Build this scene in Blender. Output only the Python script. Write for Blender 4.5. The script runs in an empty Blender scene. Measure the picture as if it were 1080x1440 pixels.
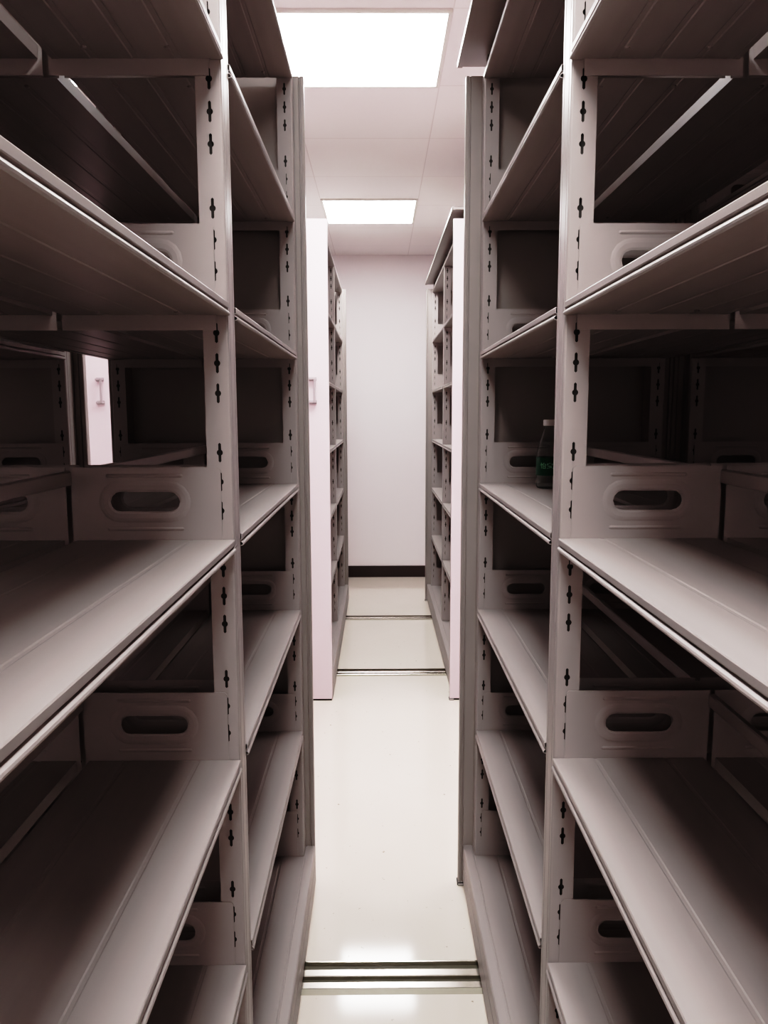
import bpy, bmesh, math
from mathutils import Vector, Matrix

sc = bpy.context.scene
COL = sc.collection
R = math.radians
CAMZ = 1.4235

# ------------------------------------------------------------------ materials
def nodes(name):
    m = bpy.data.materials.new(name); m.use_nodes = True
    nt = m.node_tree
    return m, nt, nt.nodes['Principled BSDF']

def srgb(r, g, b):
    f = lambda c: ((c/255)/12.92 if c/255 <= .04045 else (((c/255)+.055)/1.055)**2.4)
    return (f(r), f(g), f(b), 1)

def paint(name, col, rough=.38, bump=.02, var=.06, scale=6, spec=.5, metallic=0.0, brush=False):
    m, nt, p = nodes(name)
    tc = nt.nodes.new('ShaderNodeTexCoord')
    n = nt.nodes.new('ShaderNodeTexNoise'); n.inputs['Scale'].default_value = scale; n.inputs['Detail'].default_value = 4
    src = tc.outputs['Object']
    if brush:
        mp = nt.nodes.new('ShaderNodeMapping'); mp.inputs['Scale'].default_value = (12, .6, 12)
        nt.links.new(src, mp.inputs['Vector']); src = mp.outputs['Vector']
    nt.links.new(src, n.inputs['Vector'])
    mix = nt.nodes.new('ShaderNodeMix'); mix.data_type = 'RGBA'
    a = [max(0, c*(1-var)) for c in col[:3]]+[1]; b = [min(1, c*(1+var)) for c in col[:3]]+[1]
    mix.inputs[6].default_value = a; mix.inputs[7].default_value = b
    nt.links.new(n.outputs['Fac'], mix.inputs[0]); nt.links.new(mix.outputs[2], p.inputs['Base Color'])
    p.inputs['Roughness'].default_value = rough
    p.inputs['Metallic'].default_value = metallic
    p.inputs['Specular IOR Level'].default_value = spec
    if bump:
        n2 = nt.nodes.new('ShaderNodeTexNoise'); n2.inputs['Scale'].default_value = 350; n2.inputs['Detail'].default_value = 2
        bp = nt.nodes.new('ShaderNodeBump'); bp.inputs['Strength'].default_value = bump*5; bp.inputs['Distance'].default_value = .0004
        nt.links.new(tc.outputs['Object'], n2.inputs['Vector'])
        nt.links.new(n2.outputs['Fac'], bp.inputs['Height']); nt.links.new(bp.outputs['Normal'], p.inputs['Normal'])
    return m

M = {}
M['rack'] = paint('rack_grey', srgb(160, 153, 151), .36, .02, .05, 5)
M['shelf'] = paint('shelf_grey', srgb(160, 153, 151), .44, .02, .08, 4, brush=True)
M['panel_in'] = paint('panel_grey', srgb(150, 143, 140), .40)
M['panel_out'] = paint('panel_white_lit', srgb(216, 201, 207), .45, .01, .02, 2)  # white outer face, its colour lightened for the bright light falling on it
M['wall'] = paint('wall_paint', srgb(240, 234, 235), .8, .01, .015, 1.5)
M['base_dark'] = paint('baseboard_dark', srgb(62, 52, 50), .4, .01, .12, 8)
M['steel'] = paint('rail_steel', srgb(196, 190, 182), .22, .01, .12, 3, metallic=1.0, brush=True)
M['groove'] = paint('rail_groove', srgb(92, 90, 80), .45, .02, .3, 20)
M['ramp'] = paint('rail_ramp', srgb(150, 145, 130), .4, .02, .1, 20)
M['rubber_slot_shade'] = paint('foot_rubber_slot_shade', srgb(50, 48, 46), .6)  # panel feet; also the painted shade behind the upright slots
M['wheel'] = paint('wheel_iron', srgb(90, 88, 86), .4, metallic=.8)
M['frame'] = paint('light_frame', srgb(225, 222, 218), .4)
M['chrome'] = paint('handle_metal', srgb(170, 160, 164), .3, 0, .02, metallic=.2)
M['cap'] = paint('cap_white', srgb(215, 210, 208), .4, 0, .02)
M['label'] = paint('label_green', srgb(14, 74, 52), .35, 0, .15, 40)
M['print'] = paint('label_print', srgb(150, 200, 170), .5, 0, .02)

# floor: cream sheet vinyl, glossy, slightly smudged
m, nt, p = nodes('floor_vinyl')
tc = nt.nodes.new('ShaderNodeTexCoord')
n = nt.nodes.new('ShaderNodeTexNoise'); n.inputs['Scale'].default_value = 2.2; n.inputs['Detail'].default_value = 6
nt.links.new(tc.outputs['Object'], n.inputs['Vector'])
mix = nt.nodes.new('ShaderNodeMix'); mix.data_type = 'RGBA'
mix.inputs[6].default_value = srgb(214, 206, 196); mix.inputs[7].default_value = srgb(226, 218, 208)
nt.links.new(n.outputs['Fac'], mix.inputs[0])
sp = nt.nodes.new('ShaderNodeTexNoise'); sp.inputs['Scale'].default_value = 55; sp.inputs['Detail'].default_value = 3
nt.links.new(tc.outputs['Object'], sp.inputs['Vector'])
cr = nt.nodes.new('ShaderNodeValToRGB'); cr.color_ramp.elements[0].position = .70; cr.color_ramp.elements[1].position = .76
nt.links.new(sp.outputs['Fac'], cr.inputs['Fac'])
mix2 = nt.nodes.new('ShaderNodeMix'); mix2.data_type = 'RGBA'; mix2.inputs[7].default_value = srgb(150, 140, 125)
nt.links.new(cr.outputs['Color'], mix2.inputs[0]); nt.links.new(mix.outputs[2], mix2.inputs[6])
nt.links.new(mix2.outputs[2], p.inputs['Base Color'])
mr = nt.nodes.new('ShaderNodeMapRange'); mr.inputs['To Min'].default_value = .045; mr.inputs['To Max'].default_value = .11
nt.links.new(n.outputs['Fac'], mr.inputs['Value']); nt.links.new(mr.outputs['Result'], p.inputs['Roughness'])
M['floor'] = m

# ceiling: 0.6 m metal tiles with hairline joints
m, nt, p = nodes('ceiling_tile')
tc = nt.nodes.new('ShaderNodeTexCoord')
mp = nt.nodes.new('ShaderNodeMapping'); mp.inputs['Location'].default_value = (.353, -2.69+2.4, 0)
nt.links.new(tc.outputs['Object'], mp.inputs['Vector'])
br = nt.nodes.new('ShaderNodeTexBrick'); br.offset = 0; br.inputs['Scale'].default_value = 1
br.inputs['Brick Width'].default_value = .6; br.inputs['Row Height'].default_value = .6; br.inputs['Mortar Size'].default_value = .0025
br.inputs['Color1'].default_value = srgb(243, 238, 238); br.inputs['Color2'].default_value = srgb(246, 241, 240)
br.inputs['Mortar'].default_value = srgb(226, 220, 219)
nt.links.new(mp.outputs['Vector'], br.inputs['Vector']); nt.links.new(br.outputs['Color'], p.inputs['Base Color'])
p.inputs['Roughness'].default_value = .5
M['ceiling'] = m

m, nt, p = nodes('diffuser')
p.inputs['Base Color'].default_value = (1, 1, 1, 1)
p.inputs['Emission Color'].default_value = (1, .98, .972, 1)
p.inputs['Emission Strength'].default_value = 30
M['emit'] = m
M['emit_fill'] = m.copy(); M['emit_fill'].node_tree.nodes['Principled BSDF'].inputs['Emission Strength'].default_value = 10  # weaker glow for the added, unseen side lights

m, nt, p = nodes('clear_plastic')
p.inputs['Base Color'].default_value = (.95, .98, .97, 1); p.inputs['Roughness'].default_value = .06
p.inputs['Transmission Weight'].default_value = 1; p.inputs['IOR'].default_value = 1.3
M['pet'] = m

# ------------------------------------------------------------------ helpers
def mesh(name, bm, mats, smooth=False):
    bmesh.ops.recalc_face_normals(bm, faces=bm.faces)
    me = bpy.data.meshes.new(name); bm.to_mesh(me); bm.free()
    for mm in (mats if isinstance(mats, (list, tuple)) else [mats]): me.materials.append(mm)
    if smooth:
        for f in me.polygons: f.use_smooth = True
    return me

def link(name, me, parent=None, loc=(0, 0, 0), scale=None):
    o = bpy.data.objects.new(name, me); COL.objects.link(o)
    o.location = loc
    if scale: o.scale = scale
    if parent: o.parent = parent
    return o

def tag(o, label=None, cat=None, group=None, kind=None):
    if label: o['label'] = label
    if cat: o['category'] = cat
    if group: o['group'] = group
    if kind: o['kind'] = kind
    return o

def box(bm, x0, x1, y0, y1, z0, z1, bev=0, mat=0):
    vs = [bm.verts.new((x, y, z)) for x in (x0, x1) for y in (y0, y1) for z in (z0, z1)]
    F = [(0, 1, 3, 2), (4, 6, 7, 5), (0, 4, 5, 1), (2, 3, 7, 6), (0, 2, 6, 4), (1, 5, 7, 3)]
    fs = [bm.faces.new([vs[i] for i in f]) for f in F]
    for f in fs: f.material_index = mat
    if bev:
        es = list({e for f in fs for e in f.edges})
        bmesh.ops.bevel(bm, geom=es, offset=bev, segments=2, affect='EDGES', profile=.5)

def sweep_y(bm, pts, y0, y1, closed=False):
    """pts: (x,z) polyline swept along y"""
    a = [bm.verts.new((x, y0, z)) for x, z in pts]; b = [bm.verts.new((x, y1, z)) for x, z in pts]
    n = len(pts); rng = range(n if closed else n-1)
    for i in rng:
        j = (i+1) % n; bm.faces.new((a[i], a[j], b[j], b[i]))
    if closed: bm.faces.new(a); bm.faces.new(b)

def sweep_x(bm, pts, x0, x1, closed=False):
    a = [bm.verts.new((x0, y, z)) for y, z in pts]; b = [bm.verts.new((x1, y, z)) for y, z in pts]
    n = len(pts)
    for i in range(n if closed else n-1):
        j = (i+1) % n; bm.faces.new((a[i], a[j], b[j], b[i]))
    if closed: bm.faces.new(a); bm.faces.new(b)

def ribbon(pts, t):
    """closed outline of a sheet of thickness t following an open polyline (offset to the left)"""
    P = [Vector(p) for p in pts]; off = []
    for i, p in enumerate(P):
        d1 = (P[i]-P[i-1]).normalized() if i else (P[1]-P[0]).normalized()
        d2 = (P[i+1]-P[i]).normalized() if i < len(P)-1 else d1
        n1 = Vector((-d1.y, d1.x)); n2 = Vector((-d2.y, d2.x)); nn = (n1+n2)
        nn = nn.normalized() if nn.length > 1e-6 else n1
        k = max(.5, nn.dot(n1)); off.append(p+nn*(t/k))
    return [tuple(p) for p in P]+[tuple(p) for p in reversed(off)]

def stadium(cx, cz, w, h, seg=6):
    r = h/2; out = []
    for s, a0 in ((1, -90), (-1, 90)):
        for i in range(seg+1):
            a = R(a0+180*i/seg); out.append((cx+s*(w/2-r)+r*math.cos(a), cz+r*math.sin(a)))
    return out

def plate(bm, y, outline, holes, ):
    """flat face at y in xz with holes; returns faces"""
    loops = []; edges = []
    for lp in [outline]+holes:
        vs = [bm.verts.new((x, y, z)) for x, z in lp]
        for i in range(len(vs)): edges.append(bm.edges.new((vs[i], vs[(i+1) % len(vs)])))
        loops.append(vs)
    r = bmesh.ops.triangle_fill(bm, use_beauty=True, use_dissolve=False, edges=edges)
    return loops, [g for g in r['geom'] if isinstance(g, bmesh.types.BMFace)]

# ------------------------------------------------------------------ rack dimensions
HALF = .250            # uprights' front from the rack's centre line
UPD, UPW = .038, .057  # upright: depth (x), width (y)
STEP = .3570
Z0 = .130
LEV = [Z0]+[.516+STEP*i for i in range(6)]      # shelf tops, base to top
GRID = [.516+STEP*(i-1) for i in range(7)]      # hook levels on the uprights
ZTOP = LEV[6]

def keyhole(cx, cz):
    w, h, r = .0021, .0150, .0047; pts = []
    a = math.acos(w/r)
    pts += [(cx-w, cz-h+.002), (cx, cz-h), (cx+w, cz-h+.002)]
    for i in range(5):
        t = -a+2*a*i/4; pts.append((cx+r*math.cos(t), cz+r*math.sin(t)))
    pts += [(cx+w, cz+h-.002), (cx, cz+h), (cx-w, cz+h-.002)]
    for i in range(5):
        t = math.pi-a+2*a*i/4; pts.append((cx+r*math.cos(t), cz+r*math.sin(t)))
    return pts

def make_upright():
    """front face at x=0 looking +x; body goes to -x; y 0..UPW"""
    bm = bmesh.new()
    c = .003
    # front skin with ribs
    prof = [(-c, 0), (-.001, .001), (0, c), (0, .012), (-.0009, .013), (-.0009, .015), (0, .016), (0, .041), (-.0009, .042), (-.0009, .044), (0, .045), (0, UPW-c), (-.001, UPW-.001), (-c, UPW)]
    z0, z1 = Z0, ZTOP+.004
    def strip(pr):
        a = [bm.verts.new((x, y, z0)) for x, y in pr]; b = [bm.verts.new((x, y, z1)) for x, y in pr]
        for i in range(len(pr)-1): bm.faces.new((a[i], a[i+1], b[i+1], b[i]))
    strip(prof); strip([(-UPD, 0), (-UPD, UPW)])
    holes = []
    for i in range(6):
        for k in (1, 2, 3, 5, 6, 7):
            holes.append(keyhole(-.018, GRID[i]+STEP/8*k))
    for y in (0, UPW):
        plate(bm, y, [(-c, z0), (-c, z1), (-UPD, z1), (-UPD, z0)], holes)
    for z in (z0, z1):
        bm.faces.new([bm.verts.new((x, y, z)) for x, y in prof+[(-UPD, UPW), (-UPD, 0)]])
    # dark box added inside the upright, painting the shade seen through the slots
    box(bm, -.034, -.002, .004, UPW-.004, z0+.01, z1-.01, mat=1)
    bmesh.ops.remove_doubles(bm, verts=bm.verts, dist=1e-6)
    return mesh('upright', bm, [M['rack'], M['rubber_slot_shade']])

def make_bracket(drop=.041):
    """side plate that carries a shelf; x from -.016 (front) to centre; y 0..t ; z rel. to shelf top"""
    bm = bmesh.new(); t = .0014
    xa, xb, za, zb = -.0175, -(HALF-.004), -drop, .112
    out = [(xa, za), (xa, zb-.004), (xa-.004, zb), (xb, zb), (xb, za)]
    hole = stadium(-.134, .059, .106, .030)
    loops, fs = plate(bm, 0, out, [hole])
    loops2, fs2 = plate(bm, t, out, [hole])
    for la, lb in zip(loops, loops2):
        for i in range(len(la)):
            j = (i+1) % len(la); bm.faces.new((la[i], la[j], lb[j], lb[i]))
    # pressed rim round the hand hole, both faces, and pressed ribs above and below it
    for y, s in ((0, -1), (t, 1)):
        prof = [(0, 0), (.003, .0008), (.010, .0010), (.014, .0006), (.017, 0)]
        rings = []
        for e, d in prof:
            st = stadium(-.134, .059, .106+2*e+.0005, .030+2*e+.0005, 8)
            rings.append([bm.verts.new((x, y+s*d, z)) for x, z in st])
        for a, b in zip(rings, rings[1:]):
            for i in range(len(a)):
                j = (i+1) % len(a); bm.faces.new((a[i], a[j], b[j], b[i]))
        for zc in (.017, .099):
            for w0 in (.118,):
                st = stadium(-.134, zc, w0, .006, 4); st2 = stadium(-.134, zc, w0-.006, .0016, 4)
                A = [bm.verts.new((x, y, z)) for x, z in st]; B = [bm.verts.new((x, y+s*.0011, z)) for x, z in st2]
                for i in range(len(A)):
                    j = (i+1) % len(A); bm.faces.new((A[i], A[j], B[j], B[i]))
                bm.faces.new(B)
    return mesh('shelf_bracket', bm, M['rack'])

def make_shelf(L, top=False):
    """front lip at x=+.002, y 0..L, top at z=0"""
    bm = bmesh.new(); xb = -(HALF-.010)
    prof = [(-.014, -.0185), (-.014, -.0200), (.0012, -.0200), (.0038, -.0188), (.0042, -.0168), (.0034, -.0148), (.0010, -.0128), (-.0012, -.0122), (-.0012, -.0106),
            (.0012, -.0096), (.002, -.0088), (.002, -.0015), (.0008, 0), (-.062, 0), (-.064, -.0008), (-.068, -.0008), (-.070, 0), (-.176, 0), (-.178, -.0008), (-.182, -.0008), (-.184, 0), (xb, 0),
            (xb, -.0190), (xb+.010, -.0190), (xb+.010, -.017)]
    sweep_y(bm, ribbon(prof, .0011), 0, L, closed=True)
    # ribbed lower skin of the deck
    g = lambda x: [(x+.006, -.0178), (x+.004, -.0168), (x-.004, -.0168), (x-.006, -.0178)]
    sweep_y(bm, ribbon([(-.0135, -.0178)]+g(-.060)+g(-.120)+g(-.180)+[(xb+.0095, -.0178)], .0008), .0005, L-.0005, closed=True)
    # end webs and their screws
    for y0, y1 in ((.0005, .0018), (L-.0018, L-.0005)):
        box(bm, xb+.003, -.004, y0, y1, -.018, -.0015)
    for y in (.035, L-.035):
        for x in (-.055, -.170):
            r = bmesh.ops.create_uvsphere(bm, u_segments=8, v_segments=5, radius=.0045)
            bmesh.ops.transform(bm, matrix=Matrix.Translation((x-.012, y, -.0180)) @ Matrix.Diagonal((1, 1, .6, 1)), verts=r['verts'])
    return mesh('shelf', bm, M['shelf'])

def make_stop(L):
    bm = bmesh.new()
    sweep_y(bm, [(-.0055, .086), (-.0055, .104), (-.0035, .106), (.0035, .106), (.0055, .104), (.0055, .086), (.004, .085), (-.004, .085)], -.0012, L+.0012, closed=True)
    return mesh('back_stop', bm, M['rack'])

def make_base(L, half):
    """carriage: rounded tray with skirts, open below; crease along the shelf line"""
    bm = bmesh.new(); h = half; z1 = Z0; z0 = .018
    right = [(HALF-.070, z1-.0), (HALF-.068, z1-.0016), (HALF-.064, z1-.0016), (HALF-.062, z1),
             (HALF+.000, z1), (HALF+.001, z1-.002), (HALF+.004, z1-.002), (HALF+.005, z1), (h-.004, z1), (h-.001, z1-.002), (h, z1-.005), (h, z1-.045), (h-.0025, z1-.047), (h-.0025, z1-.050), (h, z1-.052), (h, z0), (h-.02, z0)]
    prof = [(-x, z) for x, z in reversed(right)]+right
    sweep_y(bm, ribbon(prof, -.0018), 0, L, closed=True)
    for y0, y1 in ((.001, .004), (L-.004, L-.001)):
        box(bm, -h+.003, h-.003, y0, y1, z0, z1-.004)
    return mesh('base', bm, M['shelf'])

def make_panel(half, side):
    """end panel; y 0..T, outer decorative face on side (+1: y=T, -1: y=0)"""
    bm = bmesh.new(); T = .026; r = .005; h = half; z0, z1 = .010, ZTOP+.010
    def e(s):   # one end of the plan outline, from inner face to outer face; s=+1 right end
        p = [(h-.014, 0), (h-.0125, .004), (h-.0095, .004), (h-.008, 0), (h-.002, 0), (h, .002)]
        for i in range(5):
            a = R(90*i/4); p.append((h-r+r*math.cos(a), T-r+r*math.sin(a)))
        return [(s*x, y) for x, y in p]
    out = e(1)+list(reversed(e(-1)))
    if side < 0: out = [(x, T-y) for x, y in out]
    a = [bm.verts.new((x, y, z0)) for x, y in out]; b = [bm.verts.new((x, y, z1)) for x, y in out]
    for i in range(len(out)):
        j = (i+1) % len(out); f = bm.faces.new((a[i], a[j], b[j], b[i]))
        ym = (out[i][1]+out[j][1])/2
        if (side > 0 and ym > T-r*1.01) or (side < 0 and ym < r*1.01): f.material_index = 1
    f = bm.faces.new(b); f.material_index = 0; bm.faces.new(a)
    return mesh('end_panel', bm, [M['panel_in'], M['panel_out']])

def make_foot(half):
    bm = bmesh.new()
    if half > .28:
        for sx in (-1, 1): box(bm, sx*(half-.010)-.013, sx*(half-.010)+.013, -.004, .026, 0, .0098, .003, mat=1)
    box(bm, -half+.004, half-.004, .003, .023, .0, .0101, .002)
    return mesh('panel_foot', bm, [M['rubber_slot_shade'], M['cap']])

def make_handle():
    bm = bmesh.new()   # pull handle: backing plate, two feet, grip; faces -y
    for z in (-.054, .054): box(bm, -.019, .018, -.003, 0, z-.009, z+.009, .001)
    for z in (-.054, .054):
        box(bm, -.016, .016, -.026, -.002, z-.005, z+.005, .002)
    box(bm, .005, .016, -.030, -.022, -.059, .059, .003)
    return mesh('handle', bm, M['chrome'])

def make_wheel():
    bm = bmesh.new()
    r = bmesh.ops.create_cone(bm, cap_ends=True, segments=28, radius1=.038, radius2=.038, depth=.016)
    bmesh.ops.create_cone(bm, cap_ends=True, segments=28, radius1=.045, radius2=.045, depth=.004, matrix=Matrix.Translation((0, 0, .009)))
    bmesh.ops.create_cone(bm, cap_ends=True, segments=16, radius1=.010, radius2=.010, depth=.05)
    bmesh.ops.rotate(bm, verts=bm.verts, cent=(0, 0, 0), matrix=Matrix.Rotation(R(90), 3, 'X'))
    return mesh('wheel', bm, M['wheel'])

def make_cover(L, half):
    """sheet canopy carried on short posts above the top shelf"""
    bm = bmesh.new(); zc = ZTOP+.045; h = half
    sweep_y(bm, ribbon([(-h+.012, zc+.002), (-h, zc+.002), (-h, zc+.012), (-h+.01, zc+.015), (h-.01, zc+.015), (h, zc+.012), (h, zc+.002), (h-.012, zc+.002)], .002), 0, L, closed=True)
    for y0, y1 in ((0, .002), (L-.002, L)):
        box(bm, -h+.003, h-.003, y0, y1, zc+.003, zc+.013)
    box(bm, -h+.004, h-.004, .004, L-.004, zc+.003, zc+.006)
    for y in (.06, L/2, L-.06):
        for s in (-1, 1):
            x = s*(HALF-.02)
            box(bm, x-.012, x+.012, y-.012, y+.012, ZTOP+.004, zc+.004)
    return mesh('top_cover', bm, M['panel_in'])

UP = make_upright(); BRK = make_bracket(); BRK0 = make_bracket(.028); BRKN = make_bracket(.0205); WHL = make_wheel(); HND = make_handle()
cache = {}
def cached(key, fn, *a):
    if key not in cache: cache[key] = fn(*a)
    return cache[key]

def rack(label, cx, y0, bay, phalf, cover, near_panel, far_panel, handle_side=0, rails=(), group=None):
    """cx centre line, y0 near end of the carriage; two bays"""
    root = bpy.data.objects.new('shelving_rack', None); COL.objects.link(root); root.location = (cx, y0, 0)
    tag(root, label, 'shelving rack', group)
    T = .026
    fy = (T if near_panel else 0)
    frames = [fy, fy+UPW+bay, fy+2*(UPW+bay)]
    Lt = frames[2]+UPW-fy
    link('base', cached(('base', bay), make_base, Lt, .279), root, (0, fy, 0))
    for f in frames:
        for s in (1, -1):
            u = link('upright', UP, root, (s*HALF, f, 0))
            if s < 0: u.scale = (-1, 1, 1)
    for b in range(2):
        ya = frames[b]+UPW
        for i, z in enumerate(LEV):
            for s in (1, -1):
                if i > 0:
                    o = link('shelf', cached(('shelf', bay), make_shelf, bay-.004), root, (s*HALF, ya+.002, z))
                    if s < 0: o.scale = (-1, 1, 1)
                if i < 6:
                    for yb in (ya+.0003, ya+bay-.0017):
                        o = link('shelf_bracket', (BRK0 if i == 0 else BRKN if yb < ya+.1 else BRK), root, (s*HALF, yb, GRID[i]))
                        if s < 0: o.scale = (-1, 1, 1)
            if i < 6:
                link('back_stop', cached(('stop', bay), make_stop, bay-.004), root, (0, ya+.002, GRID[i]))
    for on, y, side in ((near_panel, 0, -1), (far_panel, fy+Lt, 1)):
        if not on: continue
        p = link('end_panel', cached(('pan', phalf, side), make_panel, phalf, side), root, (0, y, 0))
        link('panel_foot', cached(('foot', phalf), make_foot, phalf), p)
        if side < 0 and handle_side:
            link('handle', HND, p, (handle_side*(phalf-.076), 0, 1.5285), (handle_side, 1, 1))
    if cover:
        link('top_cover', cached(('cov', bay, cover), make_cover, Lt+(T if near_panel else 0)+(T if far_panel else 0)+.02, cover), root, (0, -.01, 0))
    for ry in rails:
        for s in (-1, 1):
            link('wheel', WHL, root, (s*.17, ry-y0, .038+.004))
    return root

BAY1, BAY2 = .893, .930
Y1 = 2.190-(3*UPW+2*BAY1)
Y2 = 3.715
RAILS = [.640, 1.802, 4.135, 5.285]
LX, RX = -.474, .529
rack('open grey steel mobile shelving rack filling the left side of the near aisle', LX, Y1, BAY1, .277, 0, False, True, rails=RAILS[:2])
rack('dark grey shelving rack seen through the empty shelves of the near left rack', -1.097, Y1, BAY1, .277, 0, False, True, rails=RAILS[:2])
rack('open grey steel mobile shelving rack on the right with a small green-labelled bottle on it', RX, Y1, BAY1, .293, .312, False, True, rails=RAILS[:2])
rack('shadowed shelving rack seen behind the near right rack through its shelves', RX+.572, Y1, BAY1, .277, 0, False, True, rails=RAILS[:2])
rack('distant left shelving rack with a pale pink-white end panel and pull handle', -.512, Y2, BAY2, .277, 0, True, True, 1, rails=RAILS[2:])
rack('white-panelled far rack glimpsed through a gap in the near left shelves, handle visible', -1.515, Y2, BAY2, .277, 0, True, True, 1, rails=RAILS[2:])
rack('distant right shelving rack with a projecting top cover and white end panel', .642, Y2, BAY2, .293, .300, True, True, -1, rails=RAILS[2:])

# ------------------------------------------------------------------ room
XL, XR, YN, YF, ZC = -2.05, 1.75, -2.2, 6.65, 2.72
def struct(name, bm, m):
    return tag(link(name, mesh(name, bm, m)), kind='structure')
RW = .058
bm = bmesh.new()
ys = [YN]
for r in RAILS: ys += [r-RW, r+RW]
ys.append(YF)
for a, b in zip(ys[::2], ys[1::2]):
    box(bm, XL, XR, a, b, -.06, 0)
struct('floor', bm, M['floor'])
bm = bmesh.new(); box(bm, XL, XR, YN, YF, ZC, ZC+.06); struct('ceiling', bm, M['ceiling'])
bm = bmesh.new(); box(bm, XL-.1, XR+.1, YF, YF+.1, -.06, ZC+.06); struct('wall_back', bm, M['wall'])
bm = bmesh.new(); box(bm, XL-.1, XR+.1, YN-.1, YN, -.06, ZC+.06); struct('wall_front', bm, M['wall'])
bm = bmesh.new(); box(bm, XL-.1, XL, YN, YF, -.06, ZC+.06); struct('wall_left', bm, M['wall'])
bm = bmesh.new(); box(bm, XR, XR+.1, YN, YF, -.06, ZC+.06); struct('wall_right', bm, M['wall'])
bm = bmesh.new(); box(bm, XL+.012, XR-.012, YF-.012, YF, 0, .10, .002); struct('baseboard_back', bm, M['base_dark'])
bm = bmesh.new(); box(bm, XL, XL+.012, YN, YF, 0, .10); struct('baseboard_left', bm, M['base_dark'])
bm = bmesh.new(); box(bm, XR-.012, XR, YN, YF, 0, .10); struct('baseboard_right', bm, M['base_dark'])

# floor rails: a recessed channel, raised steel running bar, bright flange
def make_rail():
    bm = bmesh.new()
    box(bm, XL+.02, XR-.02, -RW, RW, -.02, -.010, mat=1)                 # channel bed
    sweep_x(bm, [(-.040, -.012), (-.040, .0035), (-.039, .0045), (-.020, .0045), (-.019, .0035), (-.019, -.012)], XL+.02, XR-.02, closed=True)   # near flange
    n0 = len(bm.faces)
    sweep_x(bm, [(-RW, -.012), (-RW, -.0003), (-.0405, .0032), (-.0405, -.012)], XL+.02, XR-.02, closed=True)   # dull ramp
    bm.faces.ensure_lookup_table()
    for f in bm.faces[n0:]: f.material_index = 2
    sweep_x(bm, [(.007, -.012), (.007, -.001), (.009, .001), (.029, .001), (.031, -.001), (.031, -.012)], XL+.02, XR-.02, closed=True)   # running bar
    sweep_x(bm, [(.0565, -.012), (.0565, .001), (RW+.003, .001), (RW+.003, .0002), (RW, .0002), (RW, -.012)], XL+.02, XR-.02, closed=True)
    return mesh('floor_rail', bm, [M['steel'], M['groove'], M['ramp']])
rl = make_rail()
for y, lab in zip(RAILS, ['steel floor rail set in the floor under the near end of the front racks',
                          'bright steel floor rail crossing the near aisle between the two front racks',
                          'steel floor rail at the front of the distant aisle, nearer of its two',
                          'steel floor rail deep in the distant aisle, closest to the back wall']):
    tag(link('floor_rail', rl, loc=(0, y, 0)), lab, 'rail', 'floor rails for the mobile racks')

# ceiling panel lights
def light_meshes():
    bm = bmesh.new(); h = .298
    for x0, x1, y0, y1 in ((-h, h, -h, -h+.014), (-h, h, h-.014, h), (-h, -h+.014, -h+.014, h-.014), (h-.014, h, -h+.014, h-.014)):
        box(bm, x0, x1, y0, y1, -.010, 0, .001)
    fr = mesh('light_frame', bm, M['frame'])
    bm = bmesh.new(); box(bm, -h+.0145, h-.0145, -h+.0145, h-.0145, -.007, -.001)
    return fr, mesh('diffuser', bm, M['emit'])
FR, DF = light_meshes(); DF2 = DF.copy(); DF2.materials[0] = M['emit_fill']
for x, y, lab in ((-.053, -1.81, 'unseen square ceiling light panel added behind the viewpoint'),  # added out of view to light the scene
               (-.053, .59, 'square ceiling light panel directly above the near aisle'),
               (-.053, 2.99, 'large bright square ceiling light at the far end of the front racks'),
               (-.053, 5.235, 'smaller-looking square ceiling light over the distant aisle'),
               (-1.253, 2.99, 'unseen square ceiling light added to brighten the cross aisle, left of the large bright one'),  # added fill light, out of view on the left
               (1.147, 2.99, 'unseen square ceiling light added to brighten the cross aisle, right of the large bright one')):  # added fill light, out of view on the right
    t = bpy.data.objects.new('ceiling_light', None); COL.objects.link(t); t.location = (x, y, ZC)
    tag(t, lab, 'ceiling light', 'square ceiling panel lights')
    link('light_frame', FR, t)
    d = link('diffuser', DF if x == -.053 else DF2, t)

# ------------------------------------------------------------------ water bottle
def lathe(bm, prof, seg=40, cap=True):
    rings = []
    for r, z in prof:
        rings.append([bm.verts.new((r*math.cos(2*math.pi*i/seg), r*math.sin(2*math.pi*i/seg), z)) for i in range(seg)])
    for a, b in zip(rings, rings[1:]):
        for i in range(seg):
            j = (i+1) % seg; bm.faces.new((a[i], a[j], b[j], b[i]))
    if cap: bm.faces.new(rings[0]); bm.faces.new(rings[-1])
    return rings
BX, BY, BZ = .434, 1.98, LEV[3]+.0005
bt = bpy.data.objects.new('water_bottle', None); COL.objects.link(bt); bt.location = (BX, BY, BZ); bt.scale = (1, 1, .965)
tag(bt, 'small clear plastic water bottle with white cap and green label on right shelf', 'bottle')
outer = [(.022, .0), (.028, .002), (.0305, .008), (.0305, .014), (.029, .018), (.0305, .022), (.0305, .030), (.0312, .034), (.0312, .084), (.0305, .088),
         (.0300, .096), (.0285, .100), (.0290, .104), (.0265, .112), (.0250, .116), (.0252, .120), (.0215, .132), (.0195, .137), (.0190, .141), (.0150, .153), (.0125, .158), (.0125, .163), (.0150, .164), (.0150, .166), (.0120, .167), (.0120, .176)]
inner = [(max(.001, r-.0007), z+(.0008 if i < 3 else 0)) for i, (r, z) in enumerate(outer)]
bm = bmesh.new(); full = outer+list(reversed(inner)); rg = lathe(bm, full, cap=False)
bm.faces.new(rg[0]); bm.faces.new(rg[-1])
link('bottle_body', mesh('bottle_body', bm, M['pet'], True), bt)
bm = bmesh.new()
prof = [(.0146, .165), (.0150, .166), (.0150, .1795), (.0142, .1805), (.012, .181)]
rg = []
seg = 60
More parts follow.
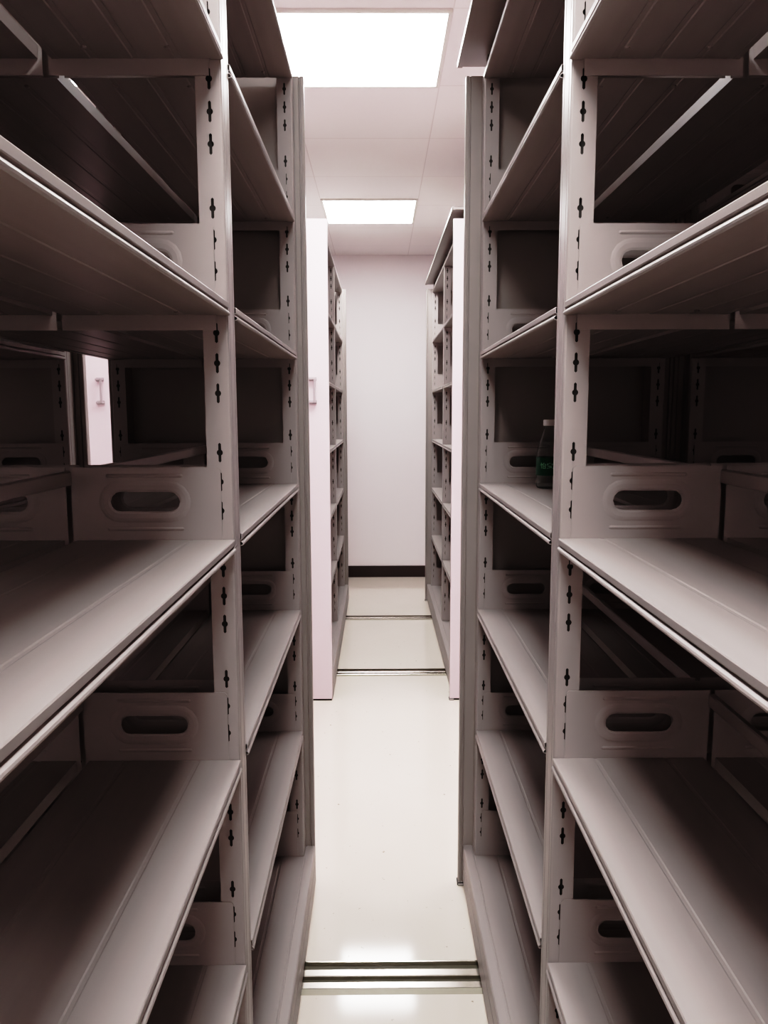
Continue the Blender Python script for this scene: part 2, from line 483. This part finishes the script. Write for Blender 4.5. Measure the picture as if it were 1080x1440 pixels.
for k, (r, z) in enumerate(prof):
    rg.append([bm.verts.new(((r+(.0004 if (i % 2 and k in (1, 2)) else 0))*math.cos(2*math.pi*i/seg), (r+(.0004 if (i % 2 and k in (1, 2)) else 0))*math.sin(2*math.pi*i/seg), z)) for i in range(seg)])
for a, b in zip(rg, rg[1:]):
    for i in range(seg): bm.faces.new((a[i], a[(i+1) % seg], b[(i+1) % seg], b[i]))
bm.faces.new(rg[-1]); bm.faces.new(rg[0])
tag(link('bottle_cap', mesh('bottle_cap', bm, M['cap']), bt), 'white ribbed screw cap')
bm = bmesh.new(); lathe(bm, [(.0314, .035), (.0317, .0355), (.0317, .0825), (.0314, .083)], 48, cap=False)
lb = tag(link('bottle_label', mesh('bottle_label', bm, M['label'], True), bt), 'dark green wrap-around label with pale lettering')
def wrap_text(s, size, zc, ang):
    cu = bpy.data.curves.new('lettering', 'FONT'); cu.body = s; cu.size = size; cu.align_x = 'CENTER'; cu.align_y = 'CENTER'; cu.offset = size*.012
    tmp = bpy.data.objects.new('tmp', cu); COL.objects.link(tmp)
    dg = bpy.context.evaluated_depsgraph_get(); me = bpy.data.meshes.new_from_object(tmp.evaluated_get(dg))
    bpy.data.objects.remove(tmp)
    for v in me.vertices:
        a = ang+v.co.x/.0320
        v.co = Vector((.0320*math.cos(a), .0320*math.sin(a), zc+v.co.y))
    me.materials.clear(); me.materials.append(M['print'])
    return me
camang = math.atan2(-BY, -BX)
link('lettering', wrap_text('怡宝', .017, .060, camang-.15), lb)

# ------------------------------------------------------------------ camera, world, view
cam = bpy.data.cameras.new('camera'); co = bpy.data.objects.new('camera', cam); COL.objects.link(co)
cam.sensor_fit = 'VERTICAL'; cam.sensor_height = 36; cam.lens = 36*1090/1440
cam.clip_start = .02
PITCH, YAW, ROLL = 7.3, .37, -.15
mt = Matrix.Rotation(R(-YAW), 4, 'Z') @ Matrix.Rotation(R(90-PITCH), 4, 'X') @ Matrix.Rotation(R(ROLL), 4, 'Z')
co.matrix_world = Matrix.Translation((0, 0, CAMZ)) @ mt
sc.camera = co
w = bpy.data.worlds.new('world'); sc.world = w; w.use_nodes = True
w.node_tree.nodes['Background'].inputs[0].default_value = (.9, .88, .9, 1)
w.node_tree.nodes['Background'].inputs[1].default_value = .02
sc.view_settings.view_transform = 'Standard'
sc.view_settings.look = 'None'
sc.view_settings.exposure = 0
# phone-camera tone curve: crushed shadows, soft shoulder
vs = sc.view_settings
vs.use_curve_mapping = True
cm = vs.curve_mapping
WL = 3.0
cm.white_level = (WL, WL, WL)
cv = cm.curves[3]
TONE = [(0, 0), (.012, .002), (.03, .007), (.05, .017), (.07, .034), (.10, .072), (.14, .125), (.2, .205), (.3, .36), (.45, .56), (.65, .71), (1.0, .84), (1.6, .93), (3.0, 1.0)]
cv.points[0].location = (0, 0); cv.points[1].location = (1, 1)
for x, y in TONE[1:-1]: cv.points.new(x/WL, y)
for pt in cv.points: pt.handle_type = 'AUTO_CLAMPED'
cm.update()
sc.cycles.use_denoising = True
sc.cycles.max_bounces = 10
sc.cycles.diffuse_bounces = 6
sc.cycles.sample_clamp_indirect = 6
